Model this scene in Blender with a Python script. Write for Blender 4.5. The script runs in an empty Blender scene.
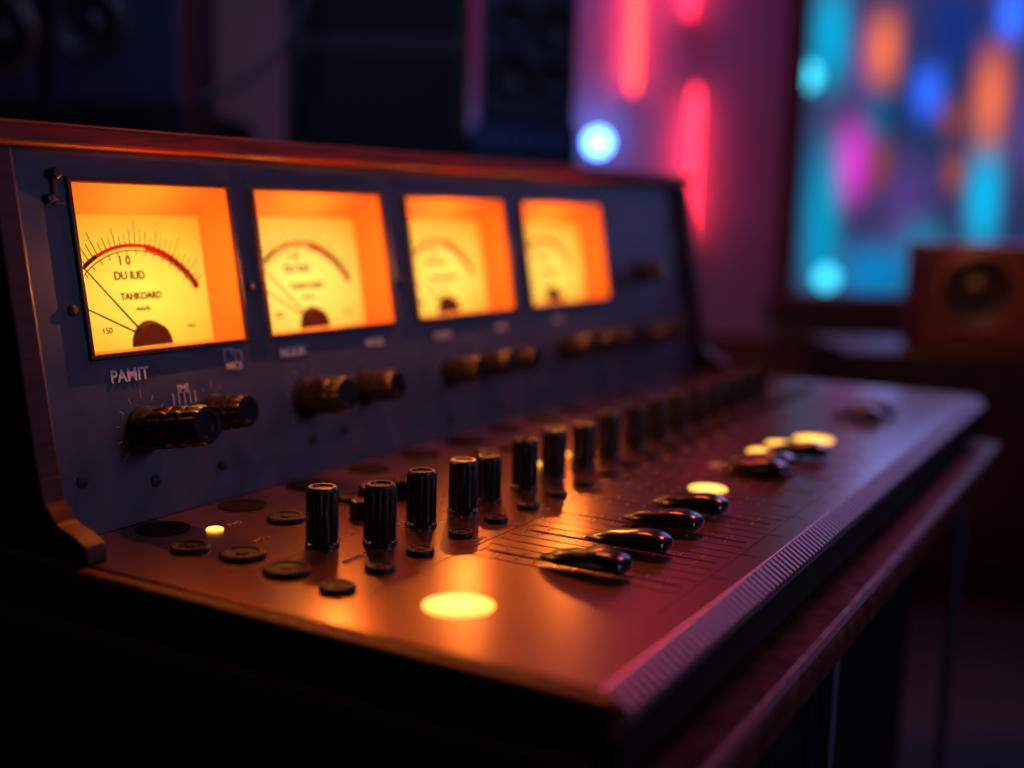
import bpy, bmesh, math, random
from mathutils import Vector, Matrix
random.seed(4)
S=bpy.context.scene
S.view_settings.view_transform='Standard'
try: S.view_settings.look='None'
except Exception: pass
S.view_settings.exposure=0.0

# ------------------------------------------------------------------ materials
def mat(name,col,rough=.5,metal=0,noise=0,nscale=40,bump=0,stretch=None,emit=None,estr=0,spec=.5,coat=0):
    m=bpy.data.materials.new(name); m.use_nodes=True
    nt=m.node_tree; b=nt.nodes['Principled BSDF']
    b.inputs['Base Color'].default_value=col
    b.inputs['Roughness'].default_value=rough
    b.inputs['Metallic'].default_value=metal
    b.inputs['Specular IOR Level'].default_value=spec
    b.inputs['Coat Weight'].default_value=coat
    if emit:
        b.inputs['Emission Color'].default_value=emit
        b.inputs['Emission Strength'].default_value=estr
    if noise or bump:
        tc=nt.nodes.new('ShaderNodeTexCoord'); mp=nt.nodes.new('ShaderNodeMapping')
        if stretch: mp.inputs['Scale'].default_value=stretch
        n=nt.nodes.new('ShaderNodeTexNoise'); n.inputs['Scale'].default_value=nscale; n.inputs['Detail'].default_value=5
        nt.links.new(tc.outputs['Object'],mp.inputs[0]); nt.links.new(mp.outputs[0],n.inputs['Vector'])
        if noise:
            mr=nt.nodes.new('ShaderNodeMapRange'); mr.inputs[1].default_value=.3; mr.inputs[2].default_value=.7
            mr.inputs[3].default_value=1-noise; mr.inputs[4].default_value=1+noise
            nt.links.new(n.outputs[0],mr.inputs[0])
            mx=nt.nodes.new('ShaderNodeVectorMath'); mx.operation='SCALE'
            mx.inputs[0].default_value=col[:3]
            nt.links.new(mr.outputs[0],mx.inputs['Scale']); nt.links.new(mx.outputs[0],b.inputs['Base Color'])
            mr2=nt.nodes.new('ShaderNodeMapRange'); mr2.inputs[1].default_value=.3; mr2.inputs[2].default_value=.7
            mr2.inputs[3].default_value=max(.03,rough*(1-noise*.6)); mr2.inputs[4].default_value=min(1,rough*(1+noise*.6))
            nt.links.new(n.outputs[0],mr2.inputs[0]); nt.links.new(mr2.outputs[0],b.inputs['Roughness'])
        if bump:
            bp=nt.nodes.new('ShaderNodeBump'); bp.inputs['Strength'].default_value=bump; bp.inputs['Distance'].default_value=.001
            nt.links.new(n.outputs[0],bp.inputs['Height']); nt.links.new(bp.outputs[0],b.inputs['Normal'])
    return m
def emis(name,col,st):
    m=bpy.data.materials.new(name); m.use_nodes=True; nt=m.node_tree
    nt.nodes.clear(); o=nt.nodes.new('ShaderNodeOutputMaterial'); e=nt.nodes.new('ShaderNodeEmission')
    e.inputs[0].default_value=col; e.inputs[1].default_value=st; nt.links.new(e.outputs[0],o.inputs[0]); return m
def dialmat(name,cin,cout,st,c=(.5,.48),p0=.12,p1=.8):
    # backlit dial: hot centre fading to the edges, uv based
    m=bpy.data.materials.new(name); m.use_nodes=True; nt=m.node_tree; nt.nodes.clear()
    N=nt.nodes.new; L=nt.links.new
    o=N('ShaderNodeOutputMaterial'); e=N('ShaderNodeEmission'); e.inputs[1].default_value=st
    uv=N('ShaderNodeTexCoord'); d=N('ShaderNodeVectorMath'); d.operation='DISTANCE'; d.inputs[1].default_value=(c[0],c[1],0)
    L(uv.outputs['UV'],d.inputs[0])
    nz=N('ShaderNodeTexNoise'); nz.inputs['Scale'].default_value=5; L(uv.outputs['UV'],nz.inputs['Vector'])
    ad=N('ShaderNodeMath'); ad.operation='MULTIPLY_ADD'; L(nz.outputs[0],ad.inputs[0]); ad.inputs[1].default_value=.12; L(d.outputs['Value'],ad.inputs[2])
    r=N('ShaderNodeValToRGB'); cr=r.color_ramp
    cr.elements[0].position=p0; cr.elements[0].color=cin
    cr.elements[1].position=p1; cr.elements[1].color=cout
    x=cr.elements.new((p0+p1)/2); x.color=tuple(a*.55+b*.45 for a,b in zip(cin,cout))
    L(ad.outputs[0],r.inputs[0]); L(r.outputs[0],e.inputs[0]); L(e.outputs[0],o.inputs[0]); return m

M_panel=mat('panel_paint',(.050,.055,.088,1),.5,.15,noise=.2,nscale=45,bump=.12)
M_deck=mat('deck_metal',(.25,.120,.098,1),.26,.85,noise=.05,nscale=200,bump=.012)
M_wood=mat('burgundy_wood',(.16,.007,.007,1),.6,0,noise=.45,nscale=40,bump=.4,stretch=(.6,6,6),spec=.3)
M_woodd=mat('burgundy_wood_dark',(.08,.006,.005,1),.5,0,noise=.45,nscale=40,bump=.4,stretch=(.6,6,6),spec=.3)
M_side=mat('cheek_side_black',(.014,.006,.007,1),.6,0,noise=.3,nscale=40,spec=.2)
M_rail=mat('rail_leather',(.07,.013,.010,1),.45,0,noise=.4,nscale=60,bump=.4,spec=.35)
M_black=mat('black_body',(.007,.006,.007,1),.6,0,noise=.3,nscale=50,bump=.15,spec=.25)
M_knob=mat('knob_bakelite',(.014,.010,.010,1),.30,0,spec=.6,noise=.2,nscale=80)
M_cap=mat('fader_cap',(.010,.008,.008,1),.22,0,spec=.6,coat=.4)
M_dark=mat('dark_slot',(.006,.005,.005,1),.7)
M_line=mat('engraved_line',(.03,.014,.012,1),.6)
M_tick=mat('print_light',(.46,.28,.22,1),.6)
M_print=mat('print_white',(.60,.58,.57,1),.6)
M_bez=mat('meter_bezel',(.04,.016,.010,1),.4,.4)
M_steel=mat('steel',(.26,.30,.40,1),.4,.8)
M_trim=mat('edge_trim',(.36,.27,.30,1),.38,.7)
M_funnel=mat('meter_housing',(.55,.19,.05,1),.5,0,emit=(1,.15,.012,1),estr=.30)  # emission puts the dial's orange glow into the recess walls
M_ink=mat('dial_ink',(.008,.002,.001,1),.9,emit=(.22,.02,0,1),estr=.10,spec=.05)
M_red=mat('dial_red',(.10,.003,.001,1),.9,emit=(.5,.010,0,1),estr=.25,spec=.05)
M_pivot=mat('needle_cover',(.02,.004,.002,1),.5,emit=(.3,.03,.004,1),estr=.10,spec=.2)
M_lamp=dialmat('indicator_lens',(1.9,1.0,.22,1),(1.25,.38,.02,1),1.5)
M_lampdim=emis('indicator_dim',(1,.22,.12,1),.35)

# ------------------------------------------------------------------ builders
def link(o,parent=None):
    bpy.context.collection.objects.link(o)
    if parent: o.parent=parent
    return o
def empty(name,parent=None,M=None):
    e=bpy.data.objects.new(name,None); e.empty_display_size=.05; link(e,parent)
    if M is not None: e.matrix_local=M
    return e
def finish(bm,name,m,parent=None,smooth=False,bevel=0,segs=2,M=None):
    me=bpy.data.meshes.new(name); bmesh.ops.recalc_face_normals(bm,faces=bm.faces); bm.to_mesh(me); bm.free()
    ms=m if isinstance(m,(list,tuple)) else [m]
    for k in ms: me.materials.append(k)
    if smooth:
        for p in me.polygons: p.use_smooth=True
        try: me.set_sharp_from_angle(angle=math.radians(35))
        except Exception: pass
    o=bpy.data.objects.new(name,me); link(o,parent)
    if M is not None: o.matrix_local=M
    if bevel:
        b=o.modifiers.new('bevel','BEVEL'); b.width=bevel; b.segments=segs; b.limit_method='ANGLE'
    return o
def addbox(bm,x0,x1,y0,y1,z0,z1,mi=0):
    v=[bm.verts.new(p) for p in [(x0,y0,z0),(x1,y0,z0),(x1,y1,z0),(x0,y1,z0),(x0,y0,z1),(x1,y0,z1),(x1,y1,z1),(x0,y1,z1)]]
    for f in [(0,3,2,1),(4,5,6,7),(0,1,5,4),(1,2,6,5),(2,3,7,6),(3,0,4,7)]:
        fc=bm.faces.new([v[i] for i in f]); fc.material_index=mi
    return v
def box(name,x0,x1,y0,y1,z0,z1,m,parent=None,bevel=0,M=None,segs=2):
    bm=bmesh.new(); addbox(bm,x0,x1,y0,y1,z0,z1); return finish(bm,name,m,parent,bevel=bevel,M=M,segs=segs)
def addlathe(bm,prof,n=32,T=None,mi=0,rib=.09):
    T=T or Matrix.Identity(4); rings=[]
    for p in prof:
        r,z=p[0],p[1]; rb=len(p)>2 and p[2]
        if r<=1e-6: rings.append([bm.verts.new(T@Vector((0,0,z)))]); continue
        ring=[]
        for i in range(n):
            rr=r*(1-rib*((i//2)%2)) if rb else r
            a=2*math.pi*i/n
            ring.append(bm.verts.new(T@Vector((rr*math.cos(a),rr*math.sin(a),z))))
        rings.append(ring)
    for a,b in zip(rings,rings[1:]):
        for i in range(n):
            j=(i+1)%n
            if len(a)==1 and len(b)==1: continue
            if len(a)==1: f=bm.faces.new([a[0],b[i],b[j]])
            elif len(b)==1: f=bm.faces.new([a[i],a[j],b[0]])
            else: f=bm.faces.new([a[i],a[j],b[j],b[i]])
            f.material_index=mi
def addknob(bm,T,r,h,n=56,mi=0):
    addlathe(bm,[(r*1.06,0),(r*1.06,h*.05),(r*.97,h*.08,1),(r,h*.12,1),(r*.99,h*.9,1),(r*.93,h*.96),(r*.85,h),(r*.66,h),(r*.60,h*.965),(0,h*.965)],n,T,mi,rib=.15)
def text(body,x,y,size,m,parent,z=.0006,align='CENTER',ext=.0002,bold=0):
    c=bpy.data.curves.new('lettering','FONT'); c.body=body; c.size=size; c.align_x=align; c.align_y='CENTER'; c.extrude=ext; c.offset=bold
    c.materials.append(m); o=bpy.data.objects.new('lettering_'+body.replace(' ','_'),c); link(o,parent); o.location=(x,y,z); return o

# ------------------------------------------------------------------ camera
R=Matrix(((0.494,-0.8692,0.0267),(0.1116,0.0938,0.9893),(-0.8623,-0.4854,0.1433)))  # rows = cam axes in world (right,up,back)
cam=bpy.data.cameras.new('camera'); co=bpy.data.objects.new('camera',cam); link(co); S.camera=co
rx=Vector(R[0]).normalized(); bk=Vector(R[2]).normalized(); up=bk.cross(rx).normalized(); rx=up.cross(bk).normalized()
co.matrix_world=Matrix(((rx.x,up.x,bk.x,0),(rx.y,up.y,bk.y,0),(rx.z,up.z,bk.z,.2),(0,0,0,1)))
cam.sensor_width=36; cam.lens=41.3; cam.clip_start=.01
cam.dof.use_dof=True; cam.dof.focus_distance=.73; cam.dof.aperture_fstop=41.3/21.5

# ------------------------------------------------------------------ mixing console
C=empty('mixing_console')
FLOOR=-.8
DX0,DX1,DY0,DY1=.436,1.475,.197,.62
box('deck_plate',DX0,DX1,DY0,DY1,-.010,0,M_deck,C,bevel=.0012)
bm=bmesh.new()
def prism(bm,x0,x1,prof):
    a=[bm.verts.new((x0,y,z)) for y,z in prof]; b=[bm.verts.new((x1,y,z)) for y,z in prof]
    bm.faces.new(a); bm.faces.new(b[::-1])
    for i in range(len(prof)):
        j=(i+1)%len(prof); bm.faces.new([a[i],a[j],b[j],b[i]])
prism(bm,DX0,DX1,[(DY0-.0002,-.0008),(DY0-.0002,-.014),(DY0-.011,-.014),(DY0-.011,-.009)])
n=150
for i in range(n):
    x=DX0+.003+(DX1-DX0-.006)*i/n
    prism(bm,x,x+.0036,[(DY0-.0008,.0002),(DY0-.0008,-.003),(DY0-.0126,-.0110),(DY0-.0126,-.0076)])
finish(bm,'front_edge_trim',M_trim,C)
box('front_fascia',DX0,DX1,DY0-.008,DY0+.011,-.040,-.0145,M_black,C,bevel=.002)
box('end_trim_a',DX0-.010,DX0-.0004,DY0-.010,.52,-.020,-.0005,M_woodd,C,bevel=.002)
box('end_trim_b',DX1+.0004,DX1+.010,DY0-.010,.60,-.04,.0005,M_black,C,bevel=.003)
bm=bmesh.new()
addbox(bm,DX0-.016,DX1+.006,DY0+.0115,.66,-.15,-.0105)
finish(bm,'body_tray',M_black,C,bevel=.003)
box('end_ledge',DX0-.024,DX0-.0165,DY0-.004,.67,-.034,-.024,M_woodd,C,bevel=.002)
box('end_panel',DX0-.023,DX0-.0165,DY0+.004,.67,-.45,-.0345,M_black,C,bevel=.002)
bm=bmesh.new(); addbox(bm,.40,DX1+.008,.163,.2075,-.078,-.052)
finish(bm,'arm_rest_rail',M_rail,C,bevel=.009,segs=4)
bm=bmesh.new(); addbox(bm,.47,1.365,.235,.59,-.66,-.1505)
for i in range(4):
    addbox(bm,.485+.22*i,.485+.22*i+.20,.2305,.2348,-.64,-.18)
finish(bm,'under_cabinet',M_black,C,bevel=.002)  # box added to keep the space below the deck dark
bm=bmesh.new()
for x in (.46,.81,1.375):
    for y in (.190,.60):
        zt=-.0785 if y<.3 else -.1505
        addbox(bm,x-.0055,x+.0055,y-.0055,y+.0055,FLOOR,zt)
for y in (.190,.60): addbox(bm,.46,1.375,y-.005,y+.005,FLOOR+.12,FLOOR+.135)
for x in (.46,.81,1.375): addbox(bm,x-.005,x+.005,.190,.60,FLOOR+.12,FLOOR+.135)
finish(bm,'stand_legs',M_steel,C,bevel=.002)

# --- meter bridge (local: x along, y up the slope, z outwards)
TH=math.radians(80.5)
B=empty('meter_bridge',C,Matrix.Translation((0,.557,0))@Matrix.Rotation(TH,4,'X'))
PX0,PX1=.451,1.492
meters=[(.4965,.6316),(.6592,.8143),(.8525,1.0206),(1.060,1.245)]
S0,S1=.1085,.2150
xs=[PX0]; holes=[]
for a,b in meters: holes.append(len(xs)); xs+= [a,b]
xs.append(PX1); ss=[0.0005,S0,S1,.2365]
bm=bmesh.new(); V=[[bm.verts.new((x,s,0)) for s in ss] for x in xs]
for i,x in enumerate(xs): V[i][3].co.y=.2345+.011*(x-PX0)/(PX1-PX0)
for i in range(len(xs)-1):
    for j in range(3):
        if j==1 and i in holes: continue
        bm.faces.new([V[i][j],V[i+1][j],V[i+1][j+1],V[i][j+1]])
p=finish(bm,'panel_plate',M_panel,B)
sd=p.modifiers.new('solid','SOLIDIFY'); sd.thickness=.004; sd.offset=-1
box('bridge_back',PX0,PX1,.655,.665,0.0005,.229,M_black,C)
bm2=bmesh.new()
for v in addbox(bm2,PX0-.020,PX1+.026,.582,.672,.2435,.2575):
    if v.co.x<1: v.co.z-=.0120
finish(bm2,'cap_board',M_wood,C,bevel=.003,segs=3)
def cheek(name,x0,x1,zt,m):
    prof=[(.668,.0005),(.668,zt),(.585,zt),(.581,zt-.02),(.552,.05),(.547,.030),(.537,.019),(.524,.015),(.514,.010),(.512,.0005)]
    bm=bmesh.new(); a=[bm.verts.new((x0,y,z)) for y,z in prof]; b=[bm.verts.new((x1,y,z)) for y,z in prof]
    bm.faces.new(a).material_index=1; bm.faces.new(b[::-1]).material_index=1
    for i in range(len(prof)):
        j=(i+1)%len(prof); bm.faces.new([a[i],a[j],b[j],b[i]])
    finish(bm,name,m,C,bevel=.0015)
cheek('side_cheek_a',PX0-.016,PX0-.0003,.2312,[M_woodd,M_side]); cheek('side_cheek_b',PX1+.0003,PX1+.020,.2428,[M_woodd,M_side])

# --- VU meters
def arc_strip(bm,cx,cy,r0,r1,a0,a1,n,z,mi=0):
    pr=None
    for i in range(n+1):
        a=math.radians(a0+(a1-a0)*i/n)
        q=(bm.verts.new((cx+r0*math.cos(a),cy+r0*math.sin(a),z)),bm.verts.new((cx+r1*math.cos(a),cy+r1*math.sin(a),z)))
        if pr: bm.faces.new([pr[0],pr[1],q[1],q[0]]).material_index=mi
        pr=q
def ray_strip(bm,cx,cy,r0,r1,a,w0,w1,z,mi=0):
    a=math.radians(a); d=Vector((math.cos(a),math.sin(a),0)); t=Vector((-d.y,d.x,0)); c=Vector((cx,cy,z))
    bm.faces.new([bm.verts.new(c+d*r0+t*w0/2),bm.verts.new(c+d*r0-t*w0/2),bm.verts.new(c+d*r1-t*w1/2),bm.verts.new(c+d*r1+t*w1/2)]).material_index=mi
dials=[dialmat('dial_glow_%d'%i,ci,cout,1.0,c=c) for i,(ci,cout,c) in enumerate([
  ((1.7,.92,.10,1),(1.05,.27,.006,1),(.57,.42)),((1.7,1.0,.17,1),(1.1,.32,.008,1),(.5,.42)),
  ((1.7,.98,.15,1),(1.1,.32,.008,1),(.5,.42)),((1.7,.96,.14,1),(1.1,.31,.008,1),(.5,.42))])]
D=.030
for k,(a,b) in enumerate(meters):
    G=empty('vu_meter_%d'%(k+1),B)
    bm=bmesh.new(); w=.0032
    addbox(bm,a-w,b+w,S1,S1+w,0,.0025); addbox(bm,a-w,b+w,S0-w,S0,0,.0025)
    addbox(bm,a-w,a,S0,S1,0,.0025); addbox(bm,b,b+w,S0,S1,0,.0025)
    finish(bm,'bezel',M_bez,G,bevel=.0006)
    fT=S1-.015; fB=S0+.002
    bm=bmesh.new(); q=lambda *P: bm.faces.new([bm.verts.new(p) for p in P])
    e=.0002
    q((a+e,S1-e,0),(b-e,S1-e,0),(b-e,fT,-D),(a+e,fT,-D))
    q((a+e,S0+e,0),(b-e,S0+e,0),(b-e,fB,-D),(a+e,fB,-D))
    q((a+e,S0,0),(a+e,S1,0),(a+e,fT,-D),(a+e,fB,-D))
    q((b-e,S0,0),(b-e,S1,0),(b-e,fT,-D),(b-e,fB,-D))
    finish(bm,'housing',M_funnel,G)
    me=bpy.data.meshes.new('dial'); me.from_pydata([(a,fB,-D+.0004),(b,fB,-D+.0004),(b,fT,-D+.0004),(a,fT,-D+.0004)],[],[(0,1,2,3)])
    uv=me.uv_layers.new(name='UVMap')
    for i,c in enumerate([(0,0),(1,0),(1,1),(0,1)]): uv.data[i].uv=c
    me.materials.append(dials[k]); link(bpy.data.objects.new('dial',me),G)
    zf=-D+.001
    W=b-a; cx=a+W*.51; cy=fB+.010; sc=W/.135
    bm=bmesh.new()
    Rr=.056*min(sc,1.08)
    ycent=fB-.000-(.054*(min(sc,1.08)-1))
    A0,A1=34,143
    arc_strip(bm,cx,ycent,Rr+.0116,Rr+.0142,A0,A1,40,zf,1)
    arc_strip(bm,cx,ycent,Rr+.0092,Rr+.0100,A0,A1,40,zf,0)
    arc_strip(bm,cx,ycent,Rr+.0102,Rr+.0148,A0,80,20,zf+.0001,1)
    arc_strip(bm,cx,ycent,Rr+.0116,Rr+.0146,116,A1,14,zf+.0001,0)
    nt_=31
    for i in range(nt_):
        an=A1-(A1-A0-4)*i/(nt_-1)
        L_=.008+ (.006 if i%4==0 else 0)+random.uniform(-.003,.003)
        ray_strip(bm,cx,ycent,Rr+.0142,Rr+.0142+L_,an,.0009,.0006,zf,0)
        if i%2==0: ray_strip(bm,cx,ycent,Rr+.0062,Rr+.0095,an,.0008,.0008,zf,0)
    for i in range(6):
        an=60-4.6*i; ray_strip(bm,cx,ycent,Rr+.0098,Rr+.0155,an,.0010,.0010,zf+.0002,0)
    finish(bm,'scale_print',[M_ink,M_red],G)
    zt=zf+.0003
    text('1 0',cx-.008*sc,fB+.0585,.0085*sc,M_ink,G,zt,bold=.00015)
    text('DU IUD',cx-.005*sc,fB+.0485,.0078*sc,M_ink,G,zt,bold=.00015)
    text('TAHKOARD' ,cx+.003*sc,fB+.0345,.0066*sc,M_ink,G,zt,bold=.00015)
    text('mioub',cx+.003*sc,fB+.0262,.0050*sc,M_ink,G,zt)
    text('150',cx-.030*sc,fB+.0130,.0058*sc,M_ink,G,zt)
    text('~',cx+.045*sc,fB+.012,.014*sc,M_ink,G,zt)
    bm=bmesh.new()
    px,py=cx-.001,fB+.007
    ray_strip(bm,px,py,.004,.069*min(sc,1.08),[133,139,137,137][k],.0018,.0009,zf+.004,0)
    ray_strip(bm,px,py,.004,.057*min(sc,1.08),[155,152,150,150][k],.0015,.0009,zf+.003,0)
    finish(bm,'needles',M_ink,G)
    bm=bmesh.new(); rr=.0170; n=24; r1=[];r0=[];
    for i in range(n+1):
        an=math.pi*i/n
        r1.append(bm.verts.new((px+.007+rr*math.cos(an),fB+.0006+rr*math.sin(an)*1.02,zf+.0005)))
        r0.append(bm.verts.new((px+.007+rr*.85*math.cos(an),fB+.0006+rr*.87*math.sin(an),zf+.006)))
    for i in range(n): bm.faces.new([r1[i],r1[i+1],r0[i+1],r0[i]])
    bm.faces.new(r0); bm.faces.new([r1[0],r0[0],r0[-1],r1[-1]])
    finish(bm,'pivot_cover',M_pivot,G,smooth=True)
    l=bpy.data.lights.new('meter_bulb','POINT'); l.color=(1,.24,.03); l.energy=.58; l.shadow_soft_size=0.0
    lo=bpy.data.objects.new('meter_bulb',l); link(lo,G); lo.location=((a+b)/2,S0+.055,.012)

# --- knobs on the bridge panel
bm=bmesh.new(); fl=bmesh.new(); tk=bmesh.new()
pk=[(.529,.058,.0136,.052),(.592,.060,.0120,.028),(.690,.059,.0140,.036),(.763,.058,.0128,.030),
    (.891,.058,.0120,.030),(.953,.058,.0115,.026),(1.001,.058,.0115,.026),
    (1.114,.060,.0125,.032),(1.183,.060,.012,.026),(1.236,.061,.012,.024),(1.343,.135,.013,.030),(1.322,.059,.013,.034),(1.386,.060,.012,.03)]
for x,s,r,h in pk:
    T=Matrix.Translation((x,s,.0035))
    addlathe(fl,[(r*1.12,-.0034),(r*1.12,-.0012),(r*.9,.0003),(r*.7,.0006)],32,T)
    addlathe(bm,[(r*.80,0),(r*.82,h*.16),(r*.98,h*.20,1),(r,h*.27,1),(r,h*.42,1),(r*.84,h*.45),(r*.84,h*.50),(r*.98,h*.53,1),(r*.98,h*.66,1),(r*.84,h*.69),(r*.84,h*.72),(r*.96,h*.75,1),(r*.94,h*.94,1),(r*.84,h),(r*.6,h),(r*.52,h*.96),(0,h*.96)],56,T)
    for i in range(11):
        an=-40+26*i
        ray_strip(tk,x,s,r*1.45,r*1.45+(.006 if i%5==0 else .0035),an,.0006,.0006,.0004)
finish(bm,'bridge_knobs',M_knob,B,smooth=True); finish(fl,'knob_flanges',M_black,B,smooth=True); finish(tk,'knob_scales',M_tick,B)
bm=bmesh.new()
for x,s in [(.486,.137),(.475,.034),(.532,.024),(.593,.024),(.691,.027),(.730,.029),(.644,.145),(.882,.016),(.971,.015),(1.06,.02),(1.2,.02),(.835,.14),(1.04,.15),(1.27,.20),(1.45,.2),(1.45,.03)]:
    addlathe(bm,[(.0038,0),(.0038,.0012),(.0024,.0018),(0,.0018)],14,Matrix.Translation((x,s,.0001)))
finish(bm,'panel_screws',M_dark,B,smooth=True)
text('PAMIT',.5225,.0935,.0112,M_print,B,bold=.00025); text('NICS',.617,.0900,.0070,M_print,B,bold=.0001)
text('NOOK',.681,.0945,.0095,M_print,B,bold=.0002); text('MOOL',.784,.0935,.0085,M_print,B,bold=.0002)
text('NODK',.887,.091,.009,M_print,B,bold=.0002); text('MOL',.992,.091,.009,M_print,B,bold=.0002)
text('NOOK',1.11,.091,.009,M_print,B); text('IMI',.566,.080,.008,M_print,B)
bm=bmesh.new()
addbox(bm,.608,.609,.094,.103,.0002,.0006); addbox(bm,.608,.617,.102,.103,.0002,.0006); addbox(bm,.616,.617,.098,.103,.0002,.0006); addbox(bm,.619,.6198,.094,.101,.0002,.0006);addbox(bm,.619,.626,.1003,.101,.0002,.0006);addbox(bm,.625,.626,.094,.101,.0002,.0006)
for x in (.556,.561,.566,.571,.576): addbox(bm,x,x+.0007,.070,.078,.0002,.0006)
finish(bm,'panel_marks',M_print,B)
bm=bmesh.new(); addlathe(bm,[(.0035,0),(.0035,.006),(.0025,.007),(0,.007)],16,Matrix.Translation((.4835,.219,0)))
addbox(bm,.4822,.4848,.203,.219,.001,.003); addbox(bm,.4822,.489,.2005,.203,.001,.003)
addlathe(bm,[(.0028,0),(.0028,.005),(0,.0055)],16,Matrix.Translation((.4785,.204,0)))
finish(bm,'latch',M_bez,B,bevel=.0004)

# --- deck controls
bm=bmesh.new()
kn=[(.542,.433,.0098,.036),(.565,.407,.0100,.037),(.614,.410,.0098,.036),(.658,.406,.0098,.036),(.697,.409,.0092,.032),(.744,.406,.0098,.037),(.792,.407,.0098,.037),(.843,.406,.0096,.034),(.892,.407,.0098,.036)]
x=.941
while x<1.30: kn.append((x,.403,.0098,.036)); x+=.0495
for x,y,r,h in kn: addknob(bm,Matrix.Translation((x,y,.0002)),r,h)
finish(bm,'channel_knobs',M_knob,C,smooth=True)
bm=bmesh.new()
for x,y,r,h in [(.631,.462,.009,.016),(.668,.462,.007,.013),(.78,.460,.009,.016),(.90,.46,.009,.016),(1.01,.46,.009,.016),(1.12,.46,.009,.016),(1.23,.46,.009,.016),(1.34,.46,.009,.016),(.606,.452,.0075,.012)]:
    addknob(bm,Matrix.Translation((x,y,.0002)),r,h,48)
finish(bm,'trim_knobs',M_knob,C,smooth=True)
bm=bmesh.new()
bts=[(.574,.488,.0125),(.490,.489,.0115),(.497,.455,.0135),(.489,.415,.0135),(.480,.373,.0100),(.521,.375,.0085),(.561,.375,.0085)]
x=.607
while x<1.43: bts.append((x,.3755,.0078)); x+=.0435
x=.64
while x<1.42: bts.append((x,.487,.009)); x+=.075
for x,y,r in bts:
    addlathe(bm,[(r,.0001),(r,.0022),(r*.92,.0032),(r*.72,.0034),(r*.66,.0026),(r*.3,.0024),(r*.26,.0032),(0,.0034)],32,Matrix.Translation((x,y,0)))
finish(bm,'push_buttons',mat('button_black',(.008,.006,.006,1),.5,spec=.25),C,smooth=True)
bm=bmesh.new()
x=.514
while x<1.45:
    addlathe(bm,[(.0165,.0001),(.0165,.0007),(.015,.0010),(0,.0010)],32,Matrix.Translation((x,.536,0))); x+=.0715
finish(bm,'rear_plugs',mat('plug_black',(.005,.004,.004,1),.8,spec=.1),C)  # flat black discs paint in the shadowed round recesses along the panel base
FX=[.590+.0535*i for i in range(16)]
bm=bmesh.new()
for x in FX: addbox(bm,x-.0009,x+.0009,.222,.345,.0001,.0004)
finish(bm,'fader_slots',M_dark,C)
bm=bmesh.new()
for i in range(70):
    x=.5765+.013375*i
    if x>1.45: break
    if i%4==1: continue
    addbox(bm,x-.0003,x+.0003,(.205 if i%2==1 else .218),.352,.0001,.00025)
addbox(bm,.46,1.46,.356,.3564,.0001,.00025); addbox(bm,.54,1.46,.2150,.2154,.0001,.00025)
addbox(bm,.46,1.46,.432,.4324,.0001,.00025)
finish(bm,'channel_dividers',M_line,C)
bm=bmesh.new()
for x in FX:
    for j in range(9):
        y=.232+.013*j; w=.006 if j%4==0 else .004
        addbox(bm,x+.004,x+.004+w,y,y+.0006,.0001,.0004); addbox(bm,x-.004-w,x-.004,y,y+.0006,.0001,.0004)
    addbox(bm,x-.006,x+.006,.348,.3488,.0001,.0004)
for x,y,r,h in kn[2:]:
    for i in range(9):
        ray_strip(bm,x,y,r*1.3,r*1.3+.003,-30+30*i,.0006,.0006,.0004)
finish(bm,'fader_scales',M_tick,C)
pt=empty('deck_lettering',C)
for i,x in enumerate([.607+.0435*j for j in range(12)]):
    text(['NOO','IOC','MUD','POL','OUM','NOD'][i%6],x,.3615,.005,M_tick,pt,.0003)
text('OU ND',.53,.40,.006,M_tick,pt,.0003); text('MOU',.53,.47,.006,M_tick,pt,.0003); text('PAD',.548,.508,.006,M_tick,pt,.0003)
def cap(bm,x,y,yaw=0,s=1.12):
    T=Matrix.Translation((x,y,0))@Matrix.Rotation(yaw,4,'Z')@Matrix.Scale(s,4)
    st=[(-.0235,.0085,.0075,.0025),(-.0220,.0098,.0105,.0018),(-.015,.0108,.0128,.0016),(-.007,.0108,.0128,.0016),(0,.0106,.0108,.0016),(.007,.0102,.0100,.0016),(.014,.0090,.0085,.0016),(.020,.0066,.0062,.002),(.0262,.0022,.0036,.0025)]
    rings=[]
    for yy,hw,zt,zb in st:
        P=[(-hw,zb),(-hw,zb+(zt-zb)*.55),(-hw*.78,zt*.93),(-hw*.35,zt),(hw*.35,zt),(hw*.78,zt*.93),(hw,zb+(zt-zb)*.55),(hw,zb)]
        rings.append([bm.verts.new(T@Vector((a,yy,b))) for a,b in P])
    for a,b in zip(rings,rings[1:]):
        for i in range(8):
            j=(i+1)%8; bm.faces.new([a[i],a[j],b[j],b[i]])
    bm.faces.new(rings[0]); bm.faces.new(rings[-1][::-1])
    q=[T@Vector(p) for p in [(-.0015,-.006,.0002),(.0015,-.006,.0002),(.0015,.006,.0002),(-.0015,.006,.0002),(-.0015,-.006,.004),(.0015,-.006,.004),(.0015,.006,.004),(-.0015,.006,.004)]]
    v=[bm.verts.new(p) for p in q]
    for ff in [(0,3,2,1),(4,5,6,7),(0,1,5,4),(1,2,6,5),(2,3,7,6),(3,0,4,7)]: bm.faces.new([v[i] for i in ff])
bm=bmesh.new()
for x,y in [(.586,.279),(.640,.276),(.698,.278),(.750,.279),(.893,.280),(.925,.283),(.985,.272),(1.212,.276),(1.265,.272)]: cap(bm,x,y)
o=finish(bm,'fader_caps',M_cap,C,smooth=True)
sb=o.modifiers.new('sub','SUBSURF'); sb.levels=2; sb.render_levels=2
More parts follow.
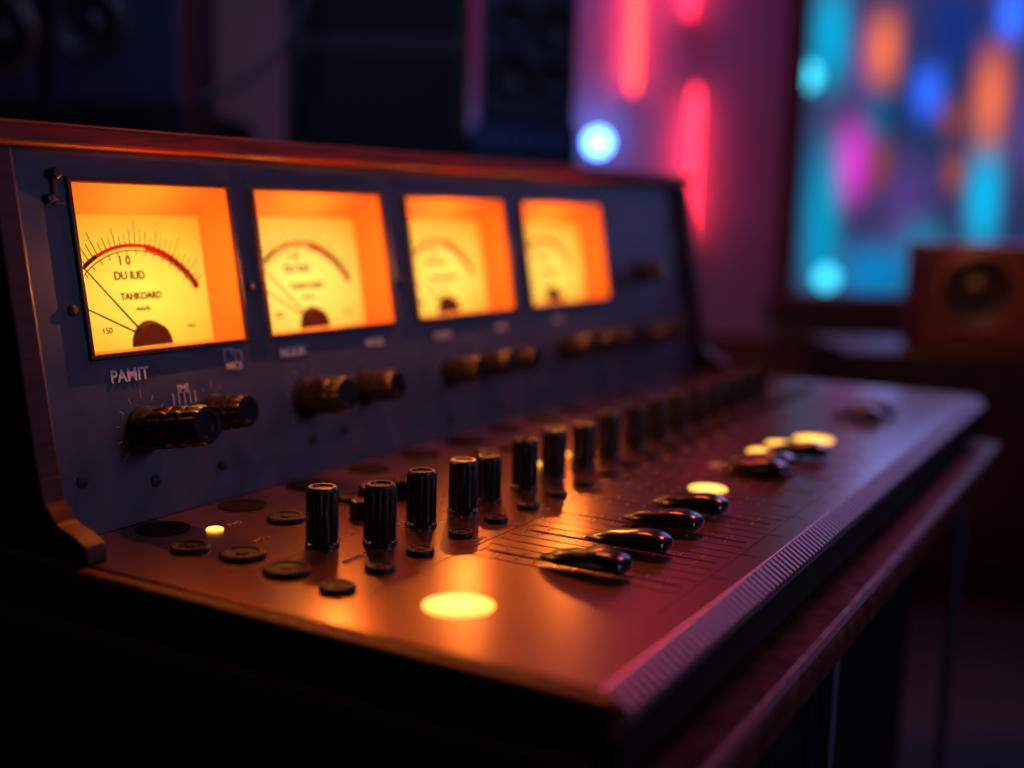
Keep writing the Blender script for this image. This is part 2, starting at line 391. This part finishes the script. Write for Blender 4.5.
def lamp(x,y,r,m,name):
    bm=bmesh.new(); n=40
    uvl=bm.loops.layers.uv.new('UVMap')
    addlathe(bm,[(r,.0001),(r,.0008),(r*.93,.0014),(r*.6,.0018),(0,.0020)],n,Matrix.Translation((x,y,0)))
    for f in bm.faces:
        for l in f.loops: l[uvl].uv=((l.vert.co.x-x)/r*.5+.5,(l.vert.co.y-y)/r*.5+.48)
    return finish(bm,name,m,C,smooth=True)
for i,(x,y,r) in enumerate([(.494,.306,.0188),(.530,.508,.0055),(.822,.292,.0145),(.985,.300,.0155),(1.030,.300,.013),(1.072,.281,.0185),(.820,.437,.006),(.868,.437,.006)]):
    lamp(x,y,r,M_lamp,'indicator_lamp_%d'%(i+1))  # the last two small discs stand in for orange highlights on the knobs
lamp(.908,.312,.010,M_lampdim,'indicator_lamp_dim')

# ------------------------------------------------------------------ room (local x=right, y=forward)
ANG=math.atan2(-.871,.4905)
RM=Matrix.Rotation(ANG,4,'Z')
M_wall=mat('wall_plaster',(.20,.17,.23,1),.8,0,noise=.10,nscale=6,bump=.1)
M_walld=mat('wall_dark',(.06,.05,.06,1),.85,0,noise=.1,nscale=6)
M_floor=mat('floor_wood',(.03,.02,.018,1),.6,0,noise=.4,nscale=8,stretch=(1,8,1))
M_frame=mat('window_frame_paint',(.06,.022,.026,1),.5)
CE=1.7
def rbox(name,*a,m=None,**k): return box(name,*a,m,M=RM,**k)
WX0,WX1,WZ0,WZ1=.705,1.95,.02,1.15
bm=bmesh.new(); xs=[-2.4,WX0,WX1,2.8]; zs=[FLOOR,WZ0,WZ1,CE]
for i in range(3):
    for j in range(3):
        if i==1 and j==1: continue
        addbox(bm,xs[i],xs[i+1],3.0,3.12,zs[j],zs[j+1])
finish(bm,'wall_back',M_wall,M=RM)
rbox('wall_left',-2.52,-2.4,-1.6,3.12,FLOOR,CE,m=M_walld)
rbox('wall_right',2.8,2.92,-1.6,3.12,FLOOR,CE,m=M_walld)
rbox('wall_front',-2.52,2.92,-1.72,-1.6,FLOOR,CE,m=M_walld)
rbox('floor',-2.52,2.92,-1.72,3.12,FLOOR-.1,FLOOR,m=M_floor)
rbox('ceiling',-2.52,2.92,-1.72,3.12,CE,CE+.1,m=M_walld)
rbox('baseboard_back',-2.4,2.8,2.985,3.0,FLOOR,FLOOR+.1,m=M_frame)
rbox('trim_1',-2.4,2.8,2.975,3.0,FLOOR+.101,-.09,m=M_frame)
W_=empty('window_1',None,RM)
bm=bmesh.new(); t=.05
addbox(bm,WX0-t,WX0,2.96,3.05,WZ0-t,WZ1+t); addbox(bm,WX1,WX1+t,2.96,3.05,WZ0-t,WZ1+t)
addbox(bm,WX0,WX1,2.96,3.05,WZ1,WZ1+t); addbox(bm,WX0-t*1.3,WX1+t*1.3,2.93,3.05,WZ0-t,WZ0)
finish(bm,'frame',M_frame,W_,bevel=.004)
gm=bpy.data.materials.new('window_glass'); gm.use_nodes=True; nt=gm.node_tree; nt.nodes.clear()
o_=nt.nodes.new('ShaderNodeOutputMaterial'); mx=nt.nodes.new('ShaderNodeMixShader'); tr=nt.nodes.new('ShaderNodeBsdfTransparent'); gl=nt.nodes.new('ShaderNodeBsdfGlossy')
gl.inputs['Roughness'].default_value=.02; mx.inputs[0].default_value=.05
nt.links.new(tr.outputs[0],mx.inputs[1]); nt.links.new(gl.outputs[0],mx.inputs[2]); nt.links.new(mx.outputs[0],o_.inputs[0])
box('glass_pane',WX0,WX1,3.03,3.036,WZ0,WZ1,gm,W_)

def glowmat(name,col,st):
    m=bpy.data.materials.new(name); m.use_nodes=True; nt=m.node_tree; nt.nodes.clear(); N=nt.nodes.new; L=nt.links.new
    o=N('ShaderNodeOutputMaterial'); e=N('ShaderNodeEmission'); e.inputs[0].default_value=col; e.inputs[1].default_value=st
    t=N('ShaderNodeBsdfTransparent'); mx=N('ShaderNodeMixShader'); uv=N('ShaderNodeTexCoord'); sp=N('ShaderNodeSeparateXYZ'); L(uv.outputs['UV'],sp.inputs[0])
    def fall(i,lo):
        s=N('ShaderNodeMath'); s.operation='SUBTRACT'; L(sp.outputs[i],s.inputs[0]); s.inputs[1].default_value=.5
        a=N('ShaderNodeMath'); a.operation='ABSOLUTE'; L(s.outputs[0],a.inputs[0])
        r=N('ShaderNodeMapRange'); r.interpolation_type='SMOOTHSTEP'; r.inputs[1].default_value=.5; r.inputs[2].default_value=lo; L(a.outputs[0],r.inputs[0]); return r
    a=fall(0,.05); b=fall(1,.02); mu=N('ShaderNodeMath'); mu.operation='MULTIPLY'; L(a.outputs[0],mu.inputs[0]); L(b.outputs[0],mu.inputs[1])
    L(mu.outputs[0],mx.inputs[0]); L(t.outputs[0],mx.inputs[1]); L(e.outputs[0],mx.inputs[2]); L(mx.outputs[0],o.inputs[0]); return m
def quad(name,x,z,w,h,f,m,parent):
    me=bpy.data.meshes.new(name); me.from_pydata([(x-w/2,f,z-h/2),(x+w/2,f,z-h/2),(x+w/2,f,z+h/2),(x-w/2,f,z+h/2)],[],[(0,1,2,3)])
    uv=me.uv_layers.new(name='UVMap')
    for i,c in enumerate([(0,0),(1,0),(1,1),(0,1)]): uv.data[i].uv=c
    me.materials.append(m); o=bpy.data.objects.new(name,me); link(o,parent); return o
city=empty('city_lights',None,RM)
cy_=(.0,.45,.80,1); or_=(1.0,.19,.08,1); mg=(.75,.04,.65,1); bl=(.03,.13,.95,1); tl=(.0,.17,.42,1); pu=(.16,.08,.42,1)
for i,(x,z,w,h,c,s) in enumerate([
 (1.53,1.12,.28,.8,cy_,1.1),(1.55,.25,.28,1.1,cy_,.8),(1.80,1.06,.26,.55,or_,1.15),(1.68,.50,.28,.62,mg,1.2),(1.70,1.0,.2,.6,pu,.8),
 (2.05,.86,.24,.42,bl,1.5),(2.37,.84,.26,.74,or_,1.1),(2.38,.34,.26,.8,cy_,1.35),(2.19,.74,.2,.3,or_,.30),(1.84,.50,.20,.4,or_,.28),
 (2.23,.47,.14,.3,or_,.45),(2.46,1.26,.22,.4,bl,2.0),(1.86,-.06,.6,.5,tl,1.5),(2.10,.08,.34,.44,cy_,.6),(2.40,-.05,.6,.4,tl,1.1),(1.82,.72,.24,.6,tl,.7),
 (2.2,1.2,.5,.6,bl,.25),(2.02,.30,.4,.8,pu,.6),(1.60,.0,.24,.5,cy_,.7),(2.7,.7,.4,.8,pu,.8),(2.9,.3,.3,.6,cy_,.8),(1.2,.7,.3,.8,bl,.6),(3.3,.9,.3,.5,or_,.8),(.8,.5,.3,.6,cy_,.6),(1.42,.5,.2,.9,bl,.4)]):
    quad('sign_%d'%i,x,z,w,h,6.0+.01*i,glowmat('sign_mat_%d'%i,c,s),city)
bm=bmesh.new()
for x,z,r in [(1.395,.905,.064),(1.560,-.075,.050)]:
    addlathe(bm,[(r,0),(0,0.001)],32,Matrix.Translation((x,5.9,z))@Matrix.Rotation(math.pi/2,4,'X'))
finish(bm,'street_lamps',emis('lamp_cyan',(.06,.72,1,1),2.6),city)
bk_=bpy.data.materials.new('city_haze'); bk_.use_nodes=True; nt=bk_.node_tree; nt.nodes.clear(); N=nt.nodes.new; L=nt.links.new
o_=N('ShaderNodeOutputMaterial'); e=N('ShaderNodeEmission'); tc=N('ShaderNodeTexCoord'); nz=N('ShaderNodeTexNoise'); nz.inputs['Scale'].default_value=1.6
rp=N('ShaderNodeValToRGB'); rp.color_ramp.elements[0].position=.35; rp.color_ramp.elements[0].color=(.014,.04,.13,1); rp.color_ramp.elements[1].position=.65; rp.color_ramp.elements[1].color=(.06,.045,.16,1)
L(tc.outputs['Object'],nz.inputs['Vector']); L(nz.outputs[0],rp.inputs[0]); L(rp.outputs[0],e.inputs[0]); e.inputs[1].default_value=.9; L(e.outputs[0],o_.inputs[0])
quad('far_facades',2.0,.6,8,4,7.0,bk_,city)

def led(name,x,z0,z1,r,col,st,wash,f=2.94):
    E=empty(name,None,RM)
    bm=bmesh.new(); addlathe(bm,[(0,z0),(r*.5,z0),(r,z0+.03),(r,z1-.03),(r*.5,z1),(0,z1)],20,Matrix.Translation((x,f,0)))
    finish(bm,'tube',emis(name+'_glow',col,st),E,smooth=True)
    bm=bmesh.new()
    for zz in (z0+.012,z1-.02): addbox(bm,x-.006,x+.006,f+r*.7,2.9995,zz,zz+.008)
    finish(bm,'clips',M_black,E)
    # back-lit halo: the strip also shines onto the wall behind it
    l=bpy.data.lights.new('wall_side_strip','AREA'); l.shape='RECTANGLE'; l.size=.016; l.size_y=z1-z0-.04; l.color=(1,.03,.07); l.energy=wash
    o=bpy.data.objects.new('wall_side_strip',l); link(o,E); o.location=(x,f+r+.002,(z0+z1)/2); o.rotation_euler=(math.radians(90),0,0)
led('led_tube_light',.275,.50,.80,.010,(1,.05,.03,1),6,.55)
led('led_tube_light.001',.405,.68,.85,.010,(1,.02,.06,1),5,.30)
led('led_tube_light.002',.430,.14,.52,.010,(1,.022,.045,1),6,.70)
E=empty('blue_spot_lamp',None,RM)
bm=bmesh.new(); bmesh.ops.create_uvsphere(bm,u_segments=24,v_segments=16,radius=.028,matrix=Matrix.Translation((.195,2.925,.378)))
finish(bm,'bulb',emis('bulb_blue',(.09,.26,1,1),15),E,smooth=True)
box('bracket',.188,.202,2.9535,2.9995,.371,.385,M_black,E)
l=bpy.data.lights.new('bulb_light','POINT'); l.color=(.12,.3,1); l.energy=.35; l.shadow_soft_size=0
lo=bpy.data.objects.new('bulb_light',l); link(lo,E); lo.location=(.195,2.925,.420)

M_spk=mat('speaker_cabinet',(.018,.022,.045,1),.5,0,noise=.2,nscale=20)
M_spkw=mat('speaker_wood',(.07,.018,.011,1),.45,0,noise=.4,nscale=12,stretch=(1,1,6))
M_cone=mat('speaker_cone',(.010,.008,.010,1),.4)
M_ring=mat('speaker_ring',(.22,.08,.05,1),.4,.5)
M_ringd=mat('speaker_ring_dark',(.05,.025,.02,1),.5,.2)
def speaker(name,x0,x1,f0,f1,z0,z1,m,cones,ringm=M_ring):
    E=empty(name,None,RM)
    box('cabinet',x0,x1,f0,f1,z0,z1,m,E,bevel=.008,segs=3)
    for i,(cx,cz,r) in enumerate(cones):
        T=Matrix.Translation((cx,f0,cz))@Matrix.Rotation(math.pi/2,4,'X')
        bm=bmesh.new()
        addlathe(bm,[(r*1.12,.0002),(r*1.12,.004),(r*1.02,.006),(r*.95,.0045)],40,T,0)
        addlathe(bm,[(r*.95,.0045),(r*.88,.0062),(r*.80,.0045),(r*.40,.0012),(r*.34,.0014),(r*.26,.005),(r*.12,.0075),(0,.008)],40,T,1)
        finish(bm,'driver_%d'%i,[ringm,M_cone],E,smooth=True)
    return E
speaker('studio_monitor_speaker',.690,.93,2.0,2.09,-.0095,.172,M_spkw,[(.786,.090,.066)])
speaker('studio_monitor_speaker.001',-.625,-.452,1.60,1.80,.3305,.60,M_spk,[(-.567,.435,.045),(-.50,.53,.028)],M_ringd)
speaker('studio_monitor_speaker.002',-.86,-.655,1.62,1.82,.3305,.58,M_spk,[(-.70,.42,.05)],M_ring)
speaker('studio_monitor_speaker.003',-.063,.088,1.90,2.10,.3405,.62,M_spk,[(-.015,.50,.026),(.052,.49,.030),(-.015,.42,.030),(.050,.41,.026)],M_cone)
def table(name,x0,x1,f0,f1,zt,th,m,leg=.03):
    bm=bmesh.new(); addbox(bm,x0,x1,f0,f1,zt-th,zt)
    for a in (x0+.02,x1-.02-leg):
        for b in (f0+.02,f1-.02-leg): addbox(bm,a,a+leg,b,b+leg,FLOOR,zt-th)
    return finish(bm,name,m,bevel=.004,M=RM)
M_desk=mat('desk_dark_wood',(.016,.010,.014,1),.4,0,noise=.3,nscale=10,stretch=(6,1,1),spec=.3)
table('side_desk',.555,1.70,1.95,2.20,-.010,.085,M_desk,.05)
table('speaker_shelf',-1.1,-.43,1.55,1.95,.330,.05,M_desk,.03)
E=empty('equipment_rack',None,RM)
M_rackw=mat('rack_case',(.022,.012,.012,1),.5,0,noise=.3,nscale=12); M_unit=mat('rack_unit_face',(.02,.035,.08,1),.4,.3)
box('tall_case',-.375,-.085,1.92,2.35,FLOOR,.95,M_rackw,E,bevel=.006)
box('low_case',-.083,.10,1.90,2.30,FLOOR,.285,M_rackw,E,bevel=.006)
box('unit_top',-.075,.095,1.895,2.29,.287,.340,M_unit,E,bevel=.003)
bm=bmesh.new()
for i in range(7): addbox(bm,-.065+.0225*i,-.053+.0225*i,1.892,1.8948,.296,.331)
finish(bm,'unit_vents',mat('vent_slats',(.08,.13,.26,1),.4,.3),E)
bm=bmesh.new()
for i in range(8):
    addbox(bm,-.36,-.10,1.914,1.9195,-.6+.18*i,-.45+.18*i)
finish(bm,'rack_panels',M_black,E,bevel=.002)
cu=bpy.data.curves.new('cable','CURVE'); cu.dimensions='3D'; cu.bevel_depth=.005; cu.bevel_resolution=4
sp=cu.splines.new('BEZIER'); pts=[(-.455,1.70,.350),(-.40,1.72,.375),(-.34,1.75,.44),(-.31,1.80,.56),(-.30,1.9,.75)]
sp.bezier_points.add(len(pts)-1)
for b_,p_ in zip(sp.bezier_points,pts): b_.co=p_; b_.handle_left_type=b_.handle_right_type='AUTO'
cu.materials.append(mat('cable_rubber',(.018,.018,.026,1),.5)); o=bpy.data.objects.new('speaker_cable',cu); link(o); o.matrix_local=RM

# ------------------------------------------------------------------ lights
def area(name,loc,target,sx,sy,col,power,spread=180):
    l=bpy.data.lights.new(name,'AREA'); l.shape='RECTANGLE'; l.size=sx; l.size_y=sy; l.color=col; l.energy=power; l.spread=math.radians(spread)
    o=bpy.data.objects.new(name,l); link(o); o.location=RM@Vector(loc); d=(RM@Vector(target))-o.location
    o.rotation_euler=d.to_track_quat('-Z','Y').to_euler(); return o
def wr(x,y,z): return RM.inverted()@Vector((x,y,z))
area('warm_ceiling_lamp',(.1,2.2,1.55),wr(.8,.35,0),.6,.3,(1,.15,.035),13)  # unseen overhead light, added to give the deck its warm glow
area('cool_fill_lamp',wr(.9,-1.0,.65),wr(.85,.57,.12),.5,.4,(.48,.56,1),.55,70)  # unseen fill, added to lift the meter panel with cool light
area('cool_side_lamp',(1.5,.2,.5),wr(.9,.19,-.1),.4,.4,(.45,.4,1),.5,90)  # unseen light from the right, added for the front trim and legs
area('magenta_rim_lamp',(1.25,2.3,1.35),wr(1.1,.25,0),.4,.3,(1,.12,.26),2.2,100)  # unseen light behind, added to tint the far deck and front edge
area('window_glow_lamp',(1.3,2.85,.6),wr(1.2,.3,0),.9,.8,(.2,.35,1),4)
area('red_wall_lamp',(.50,2.5,1.5),(.42,3.0,.35),.2,.2,(1,.05,.28),.6,100)  # unseen light, added to spread red over the wall around the tubes
area('blue_wall_lamp',(.10,2.5,1.5),(.12,3.0,.5),.2,.2,(.25,.2,1),2.0,100)  # unseen light, added to turn the wall purple
area('left_wall_lamp',(-.9,2.4,1.5),(-.6,3.0,.45),.2,.2,(1,.75,.65),1.0)  # unseen light, added to brighten the left part of the back wall
area('desk_warm_lamp',(.95,1.1,.75),(.80,2.0,.08),.1,.1,(1,.30,.14),.40,50)  # unseen warm light, added to bring out the right speaker's cone ring
area('shelf_blue_lamp',(-.2,.7,1.3),(-.3,1.75,.45),.2,.2,(.25,.4,1),.6,60)  # unseen blue light, added to brighten the gear on the shelf
w=bpy.data.worlds.new('world'); S.world=w; w.use_nodes=True
w.node_tree.nodes['Background'].inputs[0].default_value=(.02,.02,.05,1); w.node_tree.nodes['Background'].inputs[1].default_value=.2
